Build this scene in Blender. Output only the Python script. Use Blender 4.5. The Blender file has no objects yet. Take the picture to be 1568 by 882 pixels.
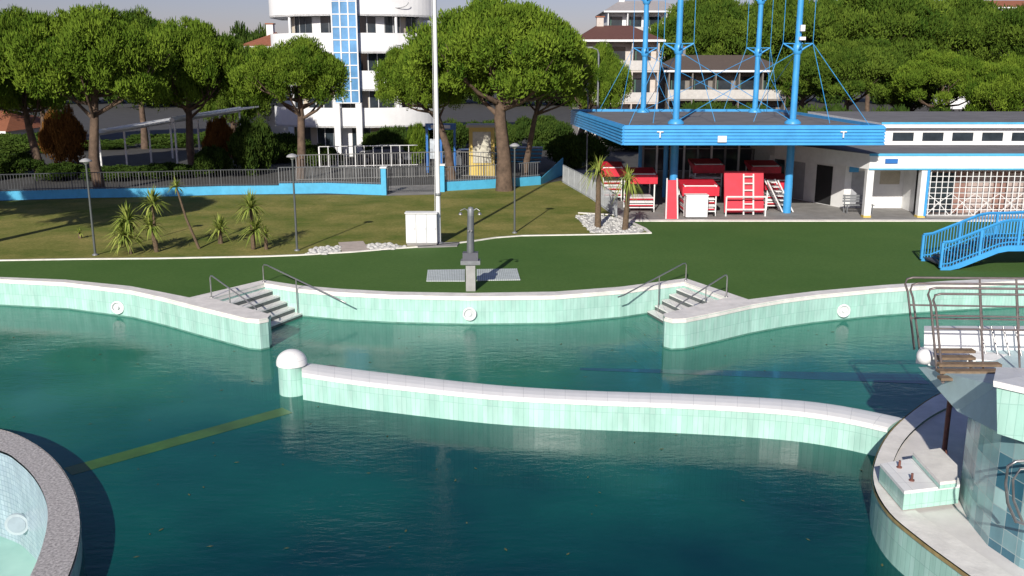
import bpy, math, random
import numpy as np
from mathutils import Vector
from mathutils.geometry import tessellate_polygon
random.seed(7)
# ---------------- survey helpers: real positions measured on real planes -------------
H=7.5; F=1450.0; TH=math.atan(341/1450.0)
def ray(px,py):
    u=(px-784)/F; v=-(py-441)/F
    return (u, math.cos(TH)+v*math.sin(TH), -math.sin(TH)+v*math.cos(TH))
def P(px,py,z=0.0):
    d=ray(px,py); t=(z-H)/d[2]; return Vector((d[0]*t,d[1]*t,z))
def W(px,py,D):
    d=ray(px,py); t=D/d[1]; return Vector((d[0]*t,D,H+d[2]*t))
WZ=-0.95
# ---------------- materials ----------------
MATS={}
def newmat(name):
    m=bpy.data.materials.new(name); m.use_nodes=True
    nt=m.node_tree; b=nt.nodes['Principled BSDF']; return m,nt,b
def setspec(b,s): b.inputs['Specular IOR Level'].default_value=s
def M(name,col,rough=0.6,var=0.12,scale=3.0,bump=0.0,metal=0.0,spec=0.5,col2=None,detail=6):
    if name in MATS: return MATS[name]
    m,nt,b=newmat(name)
    b.inputs['Roughness'].default_value=rough; b.inputs['Metallic'].default_value=metal; setspec(b,spec)
    tc=nt.nodes.new('ShaderNodeTexCoord'); n=nt.nodes.new('ShaderNodeTexNoise')
    n.inputs['Scale'].default_value=scale; n.inputs['Detail'].default_value=detail; n.inputs['Roughness'].default_value=0.65
    nt.links.new(tc.outputs['Object'],n.inputs['Vector'])
    r=nt.nodes.new('ShaderNodeValToRGB'); r.color_ramp.elements[0].position=0.3; r.color_ramp.elements[1].position=0.7
    c=col; c2=col2 or tuple(min(1,x*(1+var)) for x in c); c1=tuple(x*(1-var) for x in c) if not col2 else c
    r.color_ramp.elements[0].color=(*c1,1); r.color_ramp.elements[1].color=(*c2,1)
    nt.links.new(n.outputs['Fac'],r.inputs['Fac']); nt.links.new(r.outputs['Color'],b.inputs['Base Color'])
    if bump>0:
        bp=nt.nodes.new('ShaderNodeBump'); bp.inputs['Strength'].default_value=bump; bp.inputs['Distance'].default_value=0.03
        n2=nt.nodes.new('ShaderNodeTexNoise'); n2.inputs['Scale'].default_value=scale*6; n2.inputs['Detail'].default_value=4
        nt.links.new(tc.outputs['Object'],n2.inputs['Vector'])
        nt.links.new(n2.outputs['Fac'],bp.inputs['Height']); nt.links.new(bp.outputs['Normal'],b.inputs['Normal'])
    MATS[name]=m; return m
def tile(name,c1,c2,mortar,bw,bh,rough=0.25,ms=0.008,bias=0.0,offset=0.0,grime=0.25):
    m,nt,b=newmat(name); b.inputs['Roughness'].default_value=rough
    uv=nt.nodes.new('ShaderNodeUVMap'); br=nt.nodes.new('ShaderNodeTexBrick')
    br.offset=offset; br.inputs['Scale'].default_value=1.0; br.inputs['Brick Width'].default_value=bw; br.inputs['Row Height'].default_value=bh
    br.inputs['Mortar Size'].default_value=ms; br.inputs['Bias'].default_value=bias; br.inputs['Mortar Smooth'].default_value=0.1
    br.inputs['Color1'].default_value=(*c1,1); br.inputs['Color2'].default_value=(*c2,1); br.inputs['Mortar'].default_value=(*mortar,1)
    nt.links.new(uv.outputs['UV'],br.inputs['Vector'])
    n=nt.nodes.new('ShaderNodeTexNoise'); n.inputs['Scale'].default_value=1.3; n.inputs['Detail'].default_value=6
    mp=nt.nodes.new('ShaderNodeMapping'); mp.inputs['Scale'].default_value=(2.5,0.7,1)
    nt.links.new(uv.outputs['UV'],mp.inputs['Vector']); nt.links.new(mp.outputs['Vector'],n.inputs['Vector'])
    mr=nt.nodes.new('ShaderNodeMapRange'); mr.inputs['From Min'].default_value=0.3; mr.inputs['From Max'].default_value=0.7
    mr.inputs['To Min'].default_value=1-grime; mr.inputs['To Max'].default_value=1.0
    nt.links.new(n.outputs['Fac'],mr.inputs['Value'])
    mx=nt.nodes.new('ShaderNodeVectorMath'); mx.operation='SCALE'
    nt.links.new(br.outputs['Color'],mx.inputs[0]); nt.links.new(mr.outputs['Result'],mx.inputs['Scale'])
    nt.links.new(mx.outputs['Vector'],b.inputs['Base Color'])
    bp=nt.nodes.new('ShaderNodeBump'); bp.inputs['Strength'].default_value=0.3; bp.inputs['Distance'].default_value=0.004; bp.invert=True
    nt.links.new(br.outputs['Fac'],bp.inputs['Height']); nt.links.new(bp.outputs['Normal'],b.inputs['Normal'])
    MATS[name]=m; return m
white=M('white_paint',(0.80,0.80,0.79),0.5,0.07,2.0,0.05)
whiteb=M('white_render',(0.80,0.80,0.80),0.7,0.06,0.8)
coping=M('coping_stone',(0.80,0.76,0.71),0.6,0.15,2.2,0.2)
blue=M('blue_paint',(0.055,0.33,0.68),0.4,0.12,1.5)
dblue=M('dark_blue_paint',(0.03,0.16,0.48),0.4,0.12,2)
turq=M('turquoise_paint',(0.08,0.42,0.66),0.6,0.12,2.0)
red=M('red_vinyl',(0.62,0.02,0.045),0.5,0.18,3)
steel=M('steel',(0.42,0.41,0.40),0.35,0.15,6,metal=0.8)
galv=M('galvanised',(0.22,0.23,0.24),0.5,0.15,6,metal=0.3)
dgalv=M('dark_railing',(0.10,0.105,0.11),0.5,0.15,6,metal=0.2)
dark=M('dark_interior',(0.02,0.02,0.022),0.8,0.2,1)
glass=M('window_glass',(0.03,0.04,0.05),0.08,0.3,1.5)
conc=M('concrete',(0.27,0.26,0.25),0.85,0.2,1.5,0.2)
roofg=M('roof_felt',(0.16,0.155,0.16),0.9,0.2,0.8,0.1)
asph=M('asphalt',(0.06,0.058,0.055),0.9,0.25,0.6,0.2)
terra=M('terracotta',(0.33,0.12,0.06),0.8,0.2,3,0.2)
cream=M('cream_render',(0.55,0.48,0.38),0.8,0.08,1)
wood=M('weathered_wood',(0.20,0.14,0.09),0.7,0.35,8,0.2)
bark=M('pine_bark',(0.12,0.08,0.055),0.9,0.45,3,0.6)
palmb=M('palm_bark',(0.13,0.09,0.055),0.9,0.35,12,0.5)
pebble=M('pebbles',(0.35,0.34,0.32),0.8,0.0,14,0.6,col2=(0.75,0.74,0.70))
pebc=M('pebble_concrete',(0.24,0.22,0.215),0.85,0.0,20,0.8,col2=(0.80,0.76,0.74),detail=3)
yellow=M('yellow_paint',(0.65,0.48,0.12),0.6,0.15,2)
rubber=M('rubber',(0.02,0.02,0.02),0.8)
carg=M('car_paint_grey',(0.12,0.13,0.15),0.25,0.02)
rust=M('rusty_steel',(0.16,0.06,0.045),0.7,0.3,8)
rsteel=M('weathered_rail',(0.24,0.20,0.19),0.45,0.2,8,metal=0.5)
aqua=tile('aqua_tile',(0.42,0.70,0.60),(0.50,0.75,0.67),(0.34,0.58,0.50),0.125,0.5,ms=0.006)
coptile=tile('white_tile',(0.86,0.85,0.83),(0.90,0.89,0.87),(0.66,0.66,0.65),0.5,0.4,0.4,ms=0.006,grime=0.07)
mosaic=tile('blue_mosaic_tile',(0.46,0.70,0.68),(0.02,0.14,0.22),(0.40,0.52,0.52),0.3,0.3,0.25,bias=-0.05)
paleblue=tile('pale_blue_tile',(0.38,0.48,0.55),(0.46,0.57,0.62),(0.28,0.37,0.43),0.12,0.12)
sttile=tile('white_step_tile',(0.80,0.78,0.75),(0.84,0.82,0.79),(0.55,0.55,0.54),0.25,0.25,0.5,grime=0.12)
def grassmat(name,ca,cb,cc,sc):
    m,nt,b=newmat(name); b.inputs['Roughness'].default_value=0.95; setspec(b,0.1)
    g=nt.nodes.new('ShaderNodeNewGeometry')
    n1=nt.nodes.new('ShaderNodeTexNoise'); n1.inputs['Scale'].default_value=sc; n1.inputs['Detail'].default_value=8; n1.inputs['Roughness'].default_value=0.7
    n2=nt.nodes.new('ShaderNodeTexNoise'); n2.inputs['Scale'].default_value=7; n2.inputs['Detail'].default_value=6; n2.inputs['Roughness'].default_value=0.8
    for n in(n1,n2): nt.links.new(g.outputs['Position'],n.inputs['Vector'])
    r1=nt.nodes.new('ShaderNodeValToRGB'); r1.color_ramp.elements[0].position=.35; r1.color_ramp.elements[1].position=.68
    r1.color_ramp.elements[0].color=(*ca,1); r1.color_ramp.elements[1].color=(*cb,1)
    nt.links.new(n1.outputs['Fac'],r1.inputs['Fac'])
    mx=nt.nodes.new('ShaderNodeMixRGB'); nt.links.new(r1.outputs['Color'],mx.inputs[1]); mx.inputs[2].default_value=(*cc,1)
    r2=nt.nodes.new('ShaderNodeValToRGB'); r2.color_ramp.elements[0].position=.42; r2.color_ramp.elements[1].position=.72
    r2.color_ramp.elements[1].color=(.8,.8,.8,1)
    nt.links.new(n2.outputs['Fac'],r2.inputs['Fac']); nt.links.new(r2.outputs['Color'],mx.inputs[0])
    nt.links.new(mx.outputs[0],b.inputs['Base Color'])
    bp=nt.nodes.new('ShaderNodeBump'); bp.inputs['Strength'].default_value=0.4; bp.inputs['Distance'].default_value=0.03
    nt.links.new(n2.outputs['Fac'],bp.inputs['Height']); nt.links.new(bp.outputs['Normal'],b.inputs['Normal'])
    MATS[name]=m; return m
lawnm=grassmat('lawn_grass',(0.125,0.165,0.03),(0.36,0.30,0.10),(0.07,0.10,0.02),0.35)
turfm=grassmat('green_turf',(0.070,0.145,0.034),(0.098,0.175,0.046),(0.052,0.112,0.026),0.15)
def leafmat(name,ca,cb):
    m,nt,b=newmat(name)
    a=nt.nodes.new('ShaderNodeAttribute'); a.attribute_name='tone'
    r=nt.nodes.new('ShaderNodeValToRGB'); r.color_ramp.elements[0].color=(*ca,1); r.color_ramp.elements[1].color=(*cb,1)
    d=nt.nodes.new('ShaderNodeBsdfDiffuse')
    nt.links.new(a.outputs['Fac'],r.inputs['Fac']); nt.links.new(r.outputs['Color'],d.inputs['Color'])
    nt.links.new(d.outputs[0],nt.nodes['Material Output'].inputs['Surface']); nt.nodes.remove(b)
    MATS[name]=m; return m
pinel=leafmat('pine_needles',(0.040,0.090,0.010),(0.185,0.265,0.030))
pinef=leafmat('pine_needles_far',(0.028,0.068,0.010),(0.13,0.19,0.026))
pined=leafmat('dark_foliage',(0.02,0.045,0.010),(0.07,0.11,0.02))
orangel=leafmat('autumn_foliage',(0.12,0.05,0.015),(0.25,0.12,0.03))
yucl=leafmat('yucca_leaf',(0.12,0.18,0.03),(0.34,0.38,0.09))
# ---------------- mesh builder ----------------
class MB:
    def __init__(s): s.v=[];s.f=[];s.m=[];s.uv=[];s.mats=[];s.sm=[]
    def mi(s,mat):
        if mat not in s.mats: s.mats.append(mat)
        return s.mats.index(mat)
    def add(s,vs,fs,mat,uvs=None,smooth=False):
        o=len(s.v); s.v+= [tuple(v) for v in vs]; k=s.mi(mat)
        for i,f in enumerate(fs):
            s.f.append(tuple(o+j for j in f)); s.m.append(k); s.uv.append(uvs[i] if uvs else None); s.sm.append(smooth)
    def box(s,c,d,mat,rz=0.0):
        hx,hy,hz=d[0]/2,d[1]/2,d[2]/2; cr,sr=math.cos(rz),math.sin(rz); vs=[]
        for z in(-hz,hz):
            for x,y in((-hx,-hy),(hx,-hy),(hx,hy),(-hx,hy)): vs.append((c[0]+x*cr-y*sr,c[1]+x*sr+y*cr,c[2]+z))
        s.hexa(vs,mat)
    def bb(s,x0,x1,y0,y1,z0,z1,mat): s.box(((x0+x1)/2,(y0+y1)/2,(z0+z1)/2),(abs(x1-x0),abs(y1-y0),abs(z1-z0)),mat)
    def hexa(s,vs,mat):
        fs=[(3,2,1,0),(4,5,6,7),(0,1,5,4),(1,2,6,5),(2,3,7,6),(3,0,4,7)]
        vs=[Vector(v) for v in vs]; uvs=[]
        for f in fs:
            a,b,c,d=[vs[i] for i in f]
            n=(b-a).cross(c-a)
            if abs(n.z)>max(abs(n.x),abs(n.y)): uvs.append([(q.x,q.y) for q in(a,b,c,d)])
            else:
                t=Vector((b.x-a.x,b.y-a.y,0)); 
                if t.length<1e-6: t=Vector((c.x-a.x,c.y-a.y,0))
                t.normalize() if t.length>0 else None
                uvs.append([(q.x*t.x+q.y*t.y,q.z) for q in(a,b,c,d)])
        s.add(vs,fs,mat,uvs)
    def prism(s,pts,z0,z1,mtop,mside=None):
        pts=[Vector((p[0],p[1],0)) for p in pts]; n=len(pts)
        tris=tessellate_polygon([pts])
        def fix(t):
            a,b,c=[pts[i] for i in t]; return t if (b-a).cross(c-a).z>0 else t[::-1]
        tris=[fix(t) for t in tris]
        s.add([(p.x,p.y,z1) for p in pts],tris,mtop,[[(pts[i].x,pts[i].y) for i in t] for t in tris])
        if z0 is not None:
            area=sum(pts[i].x*pts[(i+1)%n].y-pts[(i+1)%n].x*pts[i].y for i in range(n))
            L=0
            for i in range(n):
                a,b=pts[i],pts[(i+1)%n]; d=(b-a).length
                q=[(a.x,a.y,z0),(b.x,b.y,z0),(b.x,b.y,z1),(a.x,a.y,z1)]; u=[(L,z0),(L+d,z0),(L+d,z1),(L,z1)]
                fc=(0,1,2,3)
                if area<0: fc=(3,2,1,0); u=u[::-1]
                s.add(q,[fc],mside or mtop,[u]); L+=d
    def ribbon(s,pts,z0,z1,mat,flip=False):
        L=0
        for a,b in zip(pts[:-1],pts[1:]):
            d=math.hypot(b[0]-a[0],b[1]-a[1])
            q=[(a[0],a[1],z0),(b[0],b[1],z0),(b[0],b[1],z1),(a[0],a[1],z1)]
            u=[(L,z0),(L+d,z0),(L+d,z1),(L,z1)]; f=(0,1,2,3)
            if flip: f=(3,2,1,0);u=u[::-1]
            s.add(q,[f],mat,[u]); L+=d
    def tube(s,pts,r,mat,n=8,cap=True):
        pts=[Vector(p) for p in pts]; k=len(pts)
        if not isinstance(r,(list,tuple)): r=[r]*k
        vs=[];fs=[]
        up=Vector((0.13,0.21,1)).normalized()
        for i,p in enumerate(pts):
            t=(pts[min(i+1,k-1)]-pts[max(i-1,0)]).normalized()
            a=t.cross(up)
            if a.length<0.2: a=t.cross(Vector((1,0,0)))
            a.normalize(); b=t.cross(a)
            for j in range(n):
                an=2*math.pi*j/n; vs.append(p+a*math.cos(an)*r[i]+b*math.sin(an)*r[i])
        for i in range(k-1):
            for j in range(n): fs.append((i*n+j,i*n+(j+1)%n,(i+1)*n+(j+1)%n,(i+1)*n+j))
        s.add(vs,fs,mat,smooth=n>4)
        if cap: s.add(vs,[tuple(range(n))[::-1],tuple((k-1)*n+j for j in range(n))],mat)
    def beam(s,a,b,w,mat): s.tube([a,b],w*0.7071,mat,n=4)
    def lathe(s,c,prof,mat,n=20):
        vs=[];fs=[];k=len(prof)
        for r,z in prof:
            for j in range(n):
                an=2*math.pi*j/n; vs.append((c[0]+r*math.cos(an),c[1]+r*math.sin(an),c[2]+z))
        uvs=[]
        for i in range(k-1):
            for j in range(n):
                fs.append((i*n+j,i*n+(j+1)%n,(i+1)*n+(j+1)%n,(i+1)*n+j))
                R=max(prof[i][0],prof[i+1][0]); u0=2*math.pi*R*j/n;u1=2*math.pi*R*(j+1)/n
                uvs.append([(u0,prof[i][1]),(u1,prof[i][1]),(u1,prof[i+1][1]),(u0,prof[i+1][1])])
        s.add(vs,fs,mat,uvs,smooth=True)
    def make(s,name):
        me=bpy.data.meshes.new(name); me.from_pydata(s.v,[],s.f)
        for m in s.mats: me.materials.append(m)
        me.polygons.foreach_set('material_index',s.m)
        me.polygons.foreach_set('use_smooth',s.sm)
        ul=me.uv_layers.new(name='UVMap'); dat=np.zeros((len(me.loops),2),dtype=np.float32); i=0
        for f,u in zip(s.f,s.uv):
            if u is not None: dat[i:i+len(f)]=u
            else:
                for j,vi in enumerate(f): dat[i+j]=(s.v[vi][0]+s.v[vi][1]*0.3,s.v[vi][2])
            i+=len(f)
        ul.data.foreach_set('uv',dat.ravel()); me.update()
        o=bpy.data.objects.new(name,me); bpy.context.scene.collection.objects.link(o); return o
# ---------------- foliage ----------------
def crown_mesh(name,seed,npuff,nleaf,L=0.05,Wd=0.02,pr=(0.14,0.24)):
    rng=np.random.default_rng(seed); V=[];T=[]
    for k in range(npuff):
        a=rng.uniform(0,2*np.pi); r=np.sqrt(rng.uniform(0,1))*0.9
        lob=1+0.12*np.sin(3*a+seed)+0.08*np.sin(5*a+2*seed)
        top=np.sqrt(max(0,1-(r)**2))
        bump=1+0.10*np.sin(6*r*np.cos(a)+seed)*np.cos(5*r*np.sin(a)+seed)
        if rng.random()<0.74: z=0.20+0.66*top*bump*rng.uniform(0.80,1.03)
        else: z=0.18+ (0.66*top)*rng.uniform(0,0.75)
        c=np.array([r*lob*np.cos(a),r*lob*np.sin(a),z]); rho=rng.uniform(*pr)
        tone=rng.uniform(0.0,1.0)
        d=rng.normal(size=(nleaf,3)); d[:,2]+=0.45; d/=np.linalg.norm(d,axis=1)[:,None]
        pos=c+d*rho*(rng.uniform(0.1,1.25,(nleaf,1))**0.6)*np.array([1.05,1.05,0.7])
        ax=d*0.6+rng.normal(size=(nleaf,3))*0.5+np.array([0,0,0.8]); ax/=np.linalg.norm(ax,axis=1)[:,None]
        sd=np.cross(ax,rng.normal(size=(nleaf,3))); sd/=np.linalg.norm(sd,axis=1)[:,None]
        l=L*rng.uniform(0.6,1.3,(nleaf,1)); w=Wd*rng.uniform(0.7,1.3,(nleaf,1))
        q=np.stack([pos-sd*w*0.5,pos+sd*w*0.5,pos+ax*l+sd*w*0.2,pos+ax*l-sd*w*0.2],1)
        V.append(q.reshape(-1,3)); T.append(np.clip(tone*0.62+rng.uniform(0,0.38,nleaf),0,1))
    V=np.concatenate(V); T=np.concatenate(T).astype(np.float32); n=len(T)
    me=bpy.data.meshes.new(name); me.vertices.add(n*4); me.vertices.foreach_set('co',V.astype(np.float32).ravel())
    me.loops.add(n*4); me.loops.foreach_set('vertex_index',np.arange(n*4,dtype=np.int32))
    me.polygons.add(n); me.polygons.foreach_set('loop_start',np.arange(0,n*4,4,dtype=np.int32)); me.polygons.foreach_set('loop_total',np.full(n,4,dtype=np.int32))
    at=me.attributes.new('tone','FLOAT','FACE'); at.data.foreach_set('value',T)
    me.materials.append(pinel); me.update(calc_edges=True); return me
CR=[crown_mesh('pine_crown_mesh_%d'%i,11+i*7,250,340,0.038,0.015,(0.085,0.18)) for i in range(4)]
BU=[crown_mesh('bush_mesh_%d'%i,91+i*5,80,260,0.07,0.038,(0.15,0.27)) for i in range(2)]
def link(name,me,loc,sc,rz=0,mat=None,parent=None):
    o=bpy.data.objects.new(name,me); bpy.context.scene.collection.objects.link(o)
    o.location=loc; o.scale=sc; o.rotation_euler=(0,0,rz)
    if mat: o.material_slots[0].link='OBJECT'; o.material_slots[0].material=mat
    if parent: o.parent=parent
    return o
def empty(name,loc=(0,0,0)):
    e=bpy.data.objects.new(name,None); bpy.context.scene.collection.objects.link(e); e.empty_display_size=0.5; return e
def pine(cx,yt,yb,hw,D,bx=None,by=None,v=0,mat=None,name='pine_tree',tr=0.28,dy=0.9):
    e=empty(name); c=W(cx,(yt+yb)/2,D); t=W(cx,yt,D).z; b=W(cx,yb,D).z
    R=hw*(W(785,yb,D).x-W(784,yb,D).x)
    bxw=W(bx if bx is not None else cx,yb,D).x
    h=t-b; b2=b-0.10*h
    if mat is None and D>86: mat=pinef
    link('crown',CR[v%4],(c.x,D,b2),(R,R*dy,(t-b2)/0.98),random.uniform(0,6.28),mat,e)
    mb=MB(); top=Vector((c.x+(bxw-c.x)*0.3,D,b+0.45*h)); base=Vector((bxw,D,-0.1)); fork=base.lerp(top,0.62); fork.x+=random.uniform(-.2,.2); fork.z=max(1.5,b*0.8)
    mid=base.lerp(fork,0.5); mid.x+=random.uniform(-.25,.25)
    mb.tube([base,mid,fork,fork.lerp(top,0.5)+Vector((random.uniform(-.2,.2),0,0)),top],[tr*1.35,tr,tr*0.85,tr*0.55,tr*0.2],bark,8)
    for i in range(10):
        a=i*2.4+random.uniform(-.3,.3); s0=fork.lerp(top,random.uniform(0,0.5))
        rr=R*random.uniform(0.45,0.85)
        e1=Vector((c.x+math.cos(a)*rr,D+math.sin(a)*rr*dy,b+h*random.uniform(0.12,0.35)))
        m1=s0.lerp(e1,0.45); m1.z-=0.08*rr; 
        mb.tube([s0,m1,e1],[tr*0.42,tr*0.28,tr*0.08],bark,6)
        for q in range(3):
            e2=e1+Vector((random.uniform(-1,1)*R*.25,random.uniform(-1,1)*R*.25,h*.2)); mb.tube([m1.lerp(e1,0.3+0.3*q),e2],[tr*.18,tr*.05],bark,5)
    o=mb.make('trunk'); o.parent=e; return e
def bush(px0,px1,yt,D,mat=pined,name='hedge',z0=0,dy=1.2):
    a=W(px0,yt,D); b=W(px1,yt,D); R=(b.x-a.x)/2
    link(name,BU[random.randint(0,1)],((a.x+b.x)/2,D,z0-0.15*(a.z-z0)),(R,dy,(a.z-z0)*1.15),random.choice([0,3.14])+random.uniform(-.05,.05),mat)
# ---------------- pool outline ----------------
edge_px=[(-420,428),(-200,427),(0,429),(100,434),(200,446),(250,457),(300,470),(345,481),(378,489),(397,490.5),(410,488),(414,483),(325,458),(405,435),(460,444),(520,449),(600,453),(720,455.5),(850,454),(950,446),(1047,433),(1113,457),(1016,482),(1018,487),(1030,490),(1050,489),(1100,479),(1150,468),(1200,459.5),(1250,453),(1350,443.5),(1450,437),(1568,431),(1750,424),(2100,415)]
E=[P(x,y) for x,y in edge_px]
inner=E+[Vector((44,34,0)),Vector((44,3,0)),Vector((-44,3,0)),Vector((-44,34,0))]
outer=[Vector((-700,-300,0)),Vector((700,-300,0)),Vector((700,1500,0)),Vector((-700,1500,0))]
def holed(mb,outer,hole,z,mat):
    tris=tessellate_polygon([outer,hole[::-1]]); allp=outer+hole[::-1]
    def fx(t):
        a,b,c=[allp[i] for i in t]; return t if (b-a).cross(c-a).z>0 else t[::-1]
    mb.add([(p.x,p.y,z) for p in allp],[fx(t) for t in tris],mat)
g=MB(); holed(g,outer,inner,0,asph); g.make('ground')
t=MB(); t.prism(E+[P(2100,338),P(960,338),P(700,345),P(-420,372)],None,0.004,turfm); t.make('green_turf_deck')
curb=[(-420,403),(-100,402),(0,400),(120,398),(240,397),(400,394),(455,392),(540,387),(600,382),(660,378),(720,371),(760,365),(800,362),(860,361),(920,360),(993,358)]
C=[P(x,y) for x,y in curb]
l=MB(); l.prism(C+[P(985,352),P(948,336),P(905,305),P(858,277),P(825,283),P(790,286),P(700,291),P(588,299),P(430,298),P(340,299),P(130,304),P(0,308),P(-420,314)],None,0.008,lawnm); l.make('lawn')
def offs(pts,d):
    out=[]
    for i,p in enumerate(pts):
        a=pts[max(i-1,0)];b=pts[min(i+1,len(pts)-1)]; tt=Vector((b.x-a.x,b.y-a.y,0)).normalized(); out.append(Vector((p.x-tt.y*d,p.y+tt.x*d,0)))
    return out
k=MB(); k.prism(C+offs(C,0.11)[::-1],0.0,0.05,coping); 
e1=[P(993,358),P(985,351),P(940,330),P(885,327)]; k.prism(e1+offs(e1,-0.15)[::-1],0.0,0.055,coping); k.make('lawn_kerb')
pv=MB(); pv.prism([P(948,337.5),P(2100,337.5),P(2100,200),P(862,262),P(860,277),P(905,305)],None,0.012,conc)
pv.prism([P(948,337.5),P(2100,337.5),P(2100,339.5),P(955,339.5)],0,0.05,coping); pv.make('pavement')
gp=MB(); gp.prism([P(592,300),P(672,298),P(668,283),P(596,285)],None,0.016,conc); gp.make('entrance_path')
def bed(poly,n,name,s=0.12):
    mb=MB(); pts=[P(x,y) for x,y in poly]; mb.prism(pts,None,0.016,pebble)
    xs=[p.x for p in pts]; ys=[p.y for p in pts]; rnd=random.Random(5)
    def ins(x,y):
        c=False;j=len(pts)-1
        for i in range(len(pts)):
            if (pts[i].y>y)!=(pts[j].y>y) and x<(pts[j].x-pts[i].x)*(y-pts[i].y)/(pts[j].y-pts[i].y)+pts[i].x: c=not c
            j=i
        return c
    k=0
    while k<n:
        x=rnd.uniform(min(xs),max(xs)); y=rnd.uniform(min(ys),max(ys))
        if ins(x,y):
            r=s*rnd.uniform(.5,1.3); mb.lathe((x,y,0.01),[(r,0),(r*.8,r*.5),(0.01,r*.75)],pebble,6); k+=1
    mb.make(name)
bed([(468,390),(478,381),(505,378),(520,378),(522,386),(500,390)],90,'pebble_bed',.1)
bed([(568,384),(560,375),(600,374),(622,378),(600,383)],70,'pebble_bed',.1)
bed([(905,357),(880,331),(905,328),(945,334),(988,354),(975,358)],260,'pebble_bed',.09)
mb=MB(); mb.prism([P(524,386),P(518,372),P(556,370),P(566,384)],0,0.03,M('pinkish_slab',(.50,.42,.36),.85,.15,3)); mb.make('paving_slab')
mb=MB(); mb.prism([P(640,380),P(636,374),P(704,372),P(700,378)],0,0.05,conc); mb.make('cabinet_plinth')
back=[(2100,411),(1750,420),(1568,426),(1450,431.5),(1350,438),(1250,447),(1200,453),(1146,460),(1050,427.5),(950,440.5),(850,448),(720,450),(600,448),(520,443.5),(460,438.5),(404,430),(290,457),(250,449),(200,439.5),(100,429.5),(0,425.5),(-200,424),(-420,425)]
cp=MB(); cp.prism(E+[P(x,y) for x,y in back],0.0,0.035,coping); cp.make('pool_coping')
pw=MB(); pw.ribbon(E,-3.2,0.0,aqua)
pw.ribbon(offs(E,-0.025),-0.10,-0.002,coping)
pw.ribbon(offs(E,-0.006),WZ-.02,WZ+0.05,M('waterline_stain',(0.10,0.24,0.19),.5,.3,3))
pw.make('pool_wall')
fl=MB(); fl.prism([Vector((-44,3,0)),Vector((44,3,0)),Vector((44,40,0)),Vector((-44,40,0))],None,-2.6,M('pool_floor_tile',(0.10,0.34,0.30),0.6,0.0,0.16,col2=(0.48,0.75,0.64))); fl.make('pool_floor')
def strip(a,b,w,z,mat,mb,w2=None):
    a=P(*a,z);b=P(*b,z); n=Vector((-(b.y-a.y),b.x-a.x,0)).normalized()/2
    mb.add([a-n*w,b-n*(w2 or w),b+n*(w2 or w),a+n*w],[(0,1,2,3)],mat)
st=MB(); strip((104,722),(440,628),0.50,WZ+.006,M('yellow_line',(0.050,0.130,0.020),0.3,0.3,1.2),st,0.50); st.make('lane_line')
st=MB(); strip((888,565),(1415,580),0.2,WZ+.006,M('shadow_band_paint',(0.005,0.080,0.088),0.10,0.25,1.2),st,0.9); st.make('water_shadow_band')  # cast shadow band on the water, painted as a flat dark strip
def dens(pts,n=4):
    out=[]
    for i in range(len(pts)-1):
        p0=pts[max(i-1,0)];p1=pts[i];p2=pts[i+1];p3=pts[min(i+2,len(pts)-1)]
        for j in range(n):
            s=j/n; out.append(0.5*((2*p1)+(p2-p0)*s+(2*p0-5*p1+4*p2-p3)*s*s+(3*p1-p0-3*p2+p3)*s**3))
    out.append(pts[-1]); return out
# ---------------- round tank bottom-left (rim 0.4 m above the water) ----------------
o_=[(-330,650),(-200,642),(-80,646),(0,658),(45,676),(82,704),(108,742),(121,785),(120,830),(104,882),(70,950),(10,1030)]
i_=[(-20,990),(20,930),(46,882),(64,838),(73,795),(69,762),(52,730),(28,706),(0,690),(-80,671),(-200,664),(-330,672)]
ZK=-0.50
OO=[P(x,y,ZK) for x,y in o_]; II=[P(x,y,ZK) for x,y in i_]
for L_ in(OO,II):
    for p_ in L_: p_.z=0
OO=dens([Vector((-18.5,8.5,0)),Vector((-20.5,13.5,0)),Vector((-19,19.2,0))]+OO+[Vector((-11.5,9.0,0)),Vector((-18.5,8.5,0))])
II=dens([Vector((-18.2,9.1,0)),Vector((-11.5,9.6,0))]+II+[Vector((-18.6,18.7,0)),Vector((-19.9,13.5,0)),Vector((-18.2,9.1,0))])
tk=MB(); 
tk.prism(OO[:-1]+II[:-1],None,ZK,pebc)
tk.ribbon(OO,-3.2,ZK-0.05,aqua,True); tk.ribbon(II,-3.2,ZK-0.05,paleblue,True)
tk.ribbon(offs(OO,0.02),ZK-0.05,ZK,pebc,True)
tk.prism(II[:-1],None,-2.9,paleblue)
nn=Vector((0.15,-0.98,0)).normalized()
c2=W(26,803,P(26,705,ZK).y-0.10)
tk.tube([c2-nn*0.05,c2+nn*.02],.24,M('porthole_rim',(.45,.52,.55),.4),24); tk.tube([c2+nn*0.02,c2+nn*.03],.18,M('porthole_lens',(.36,.43,.48),.2),24)
tk.make('round_tank')
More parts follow.
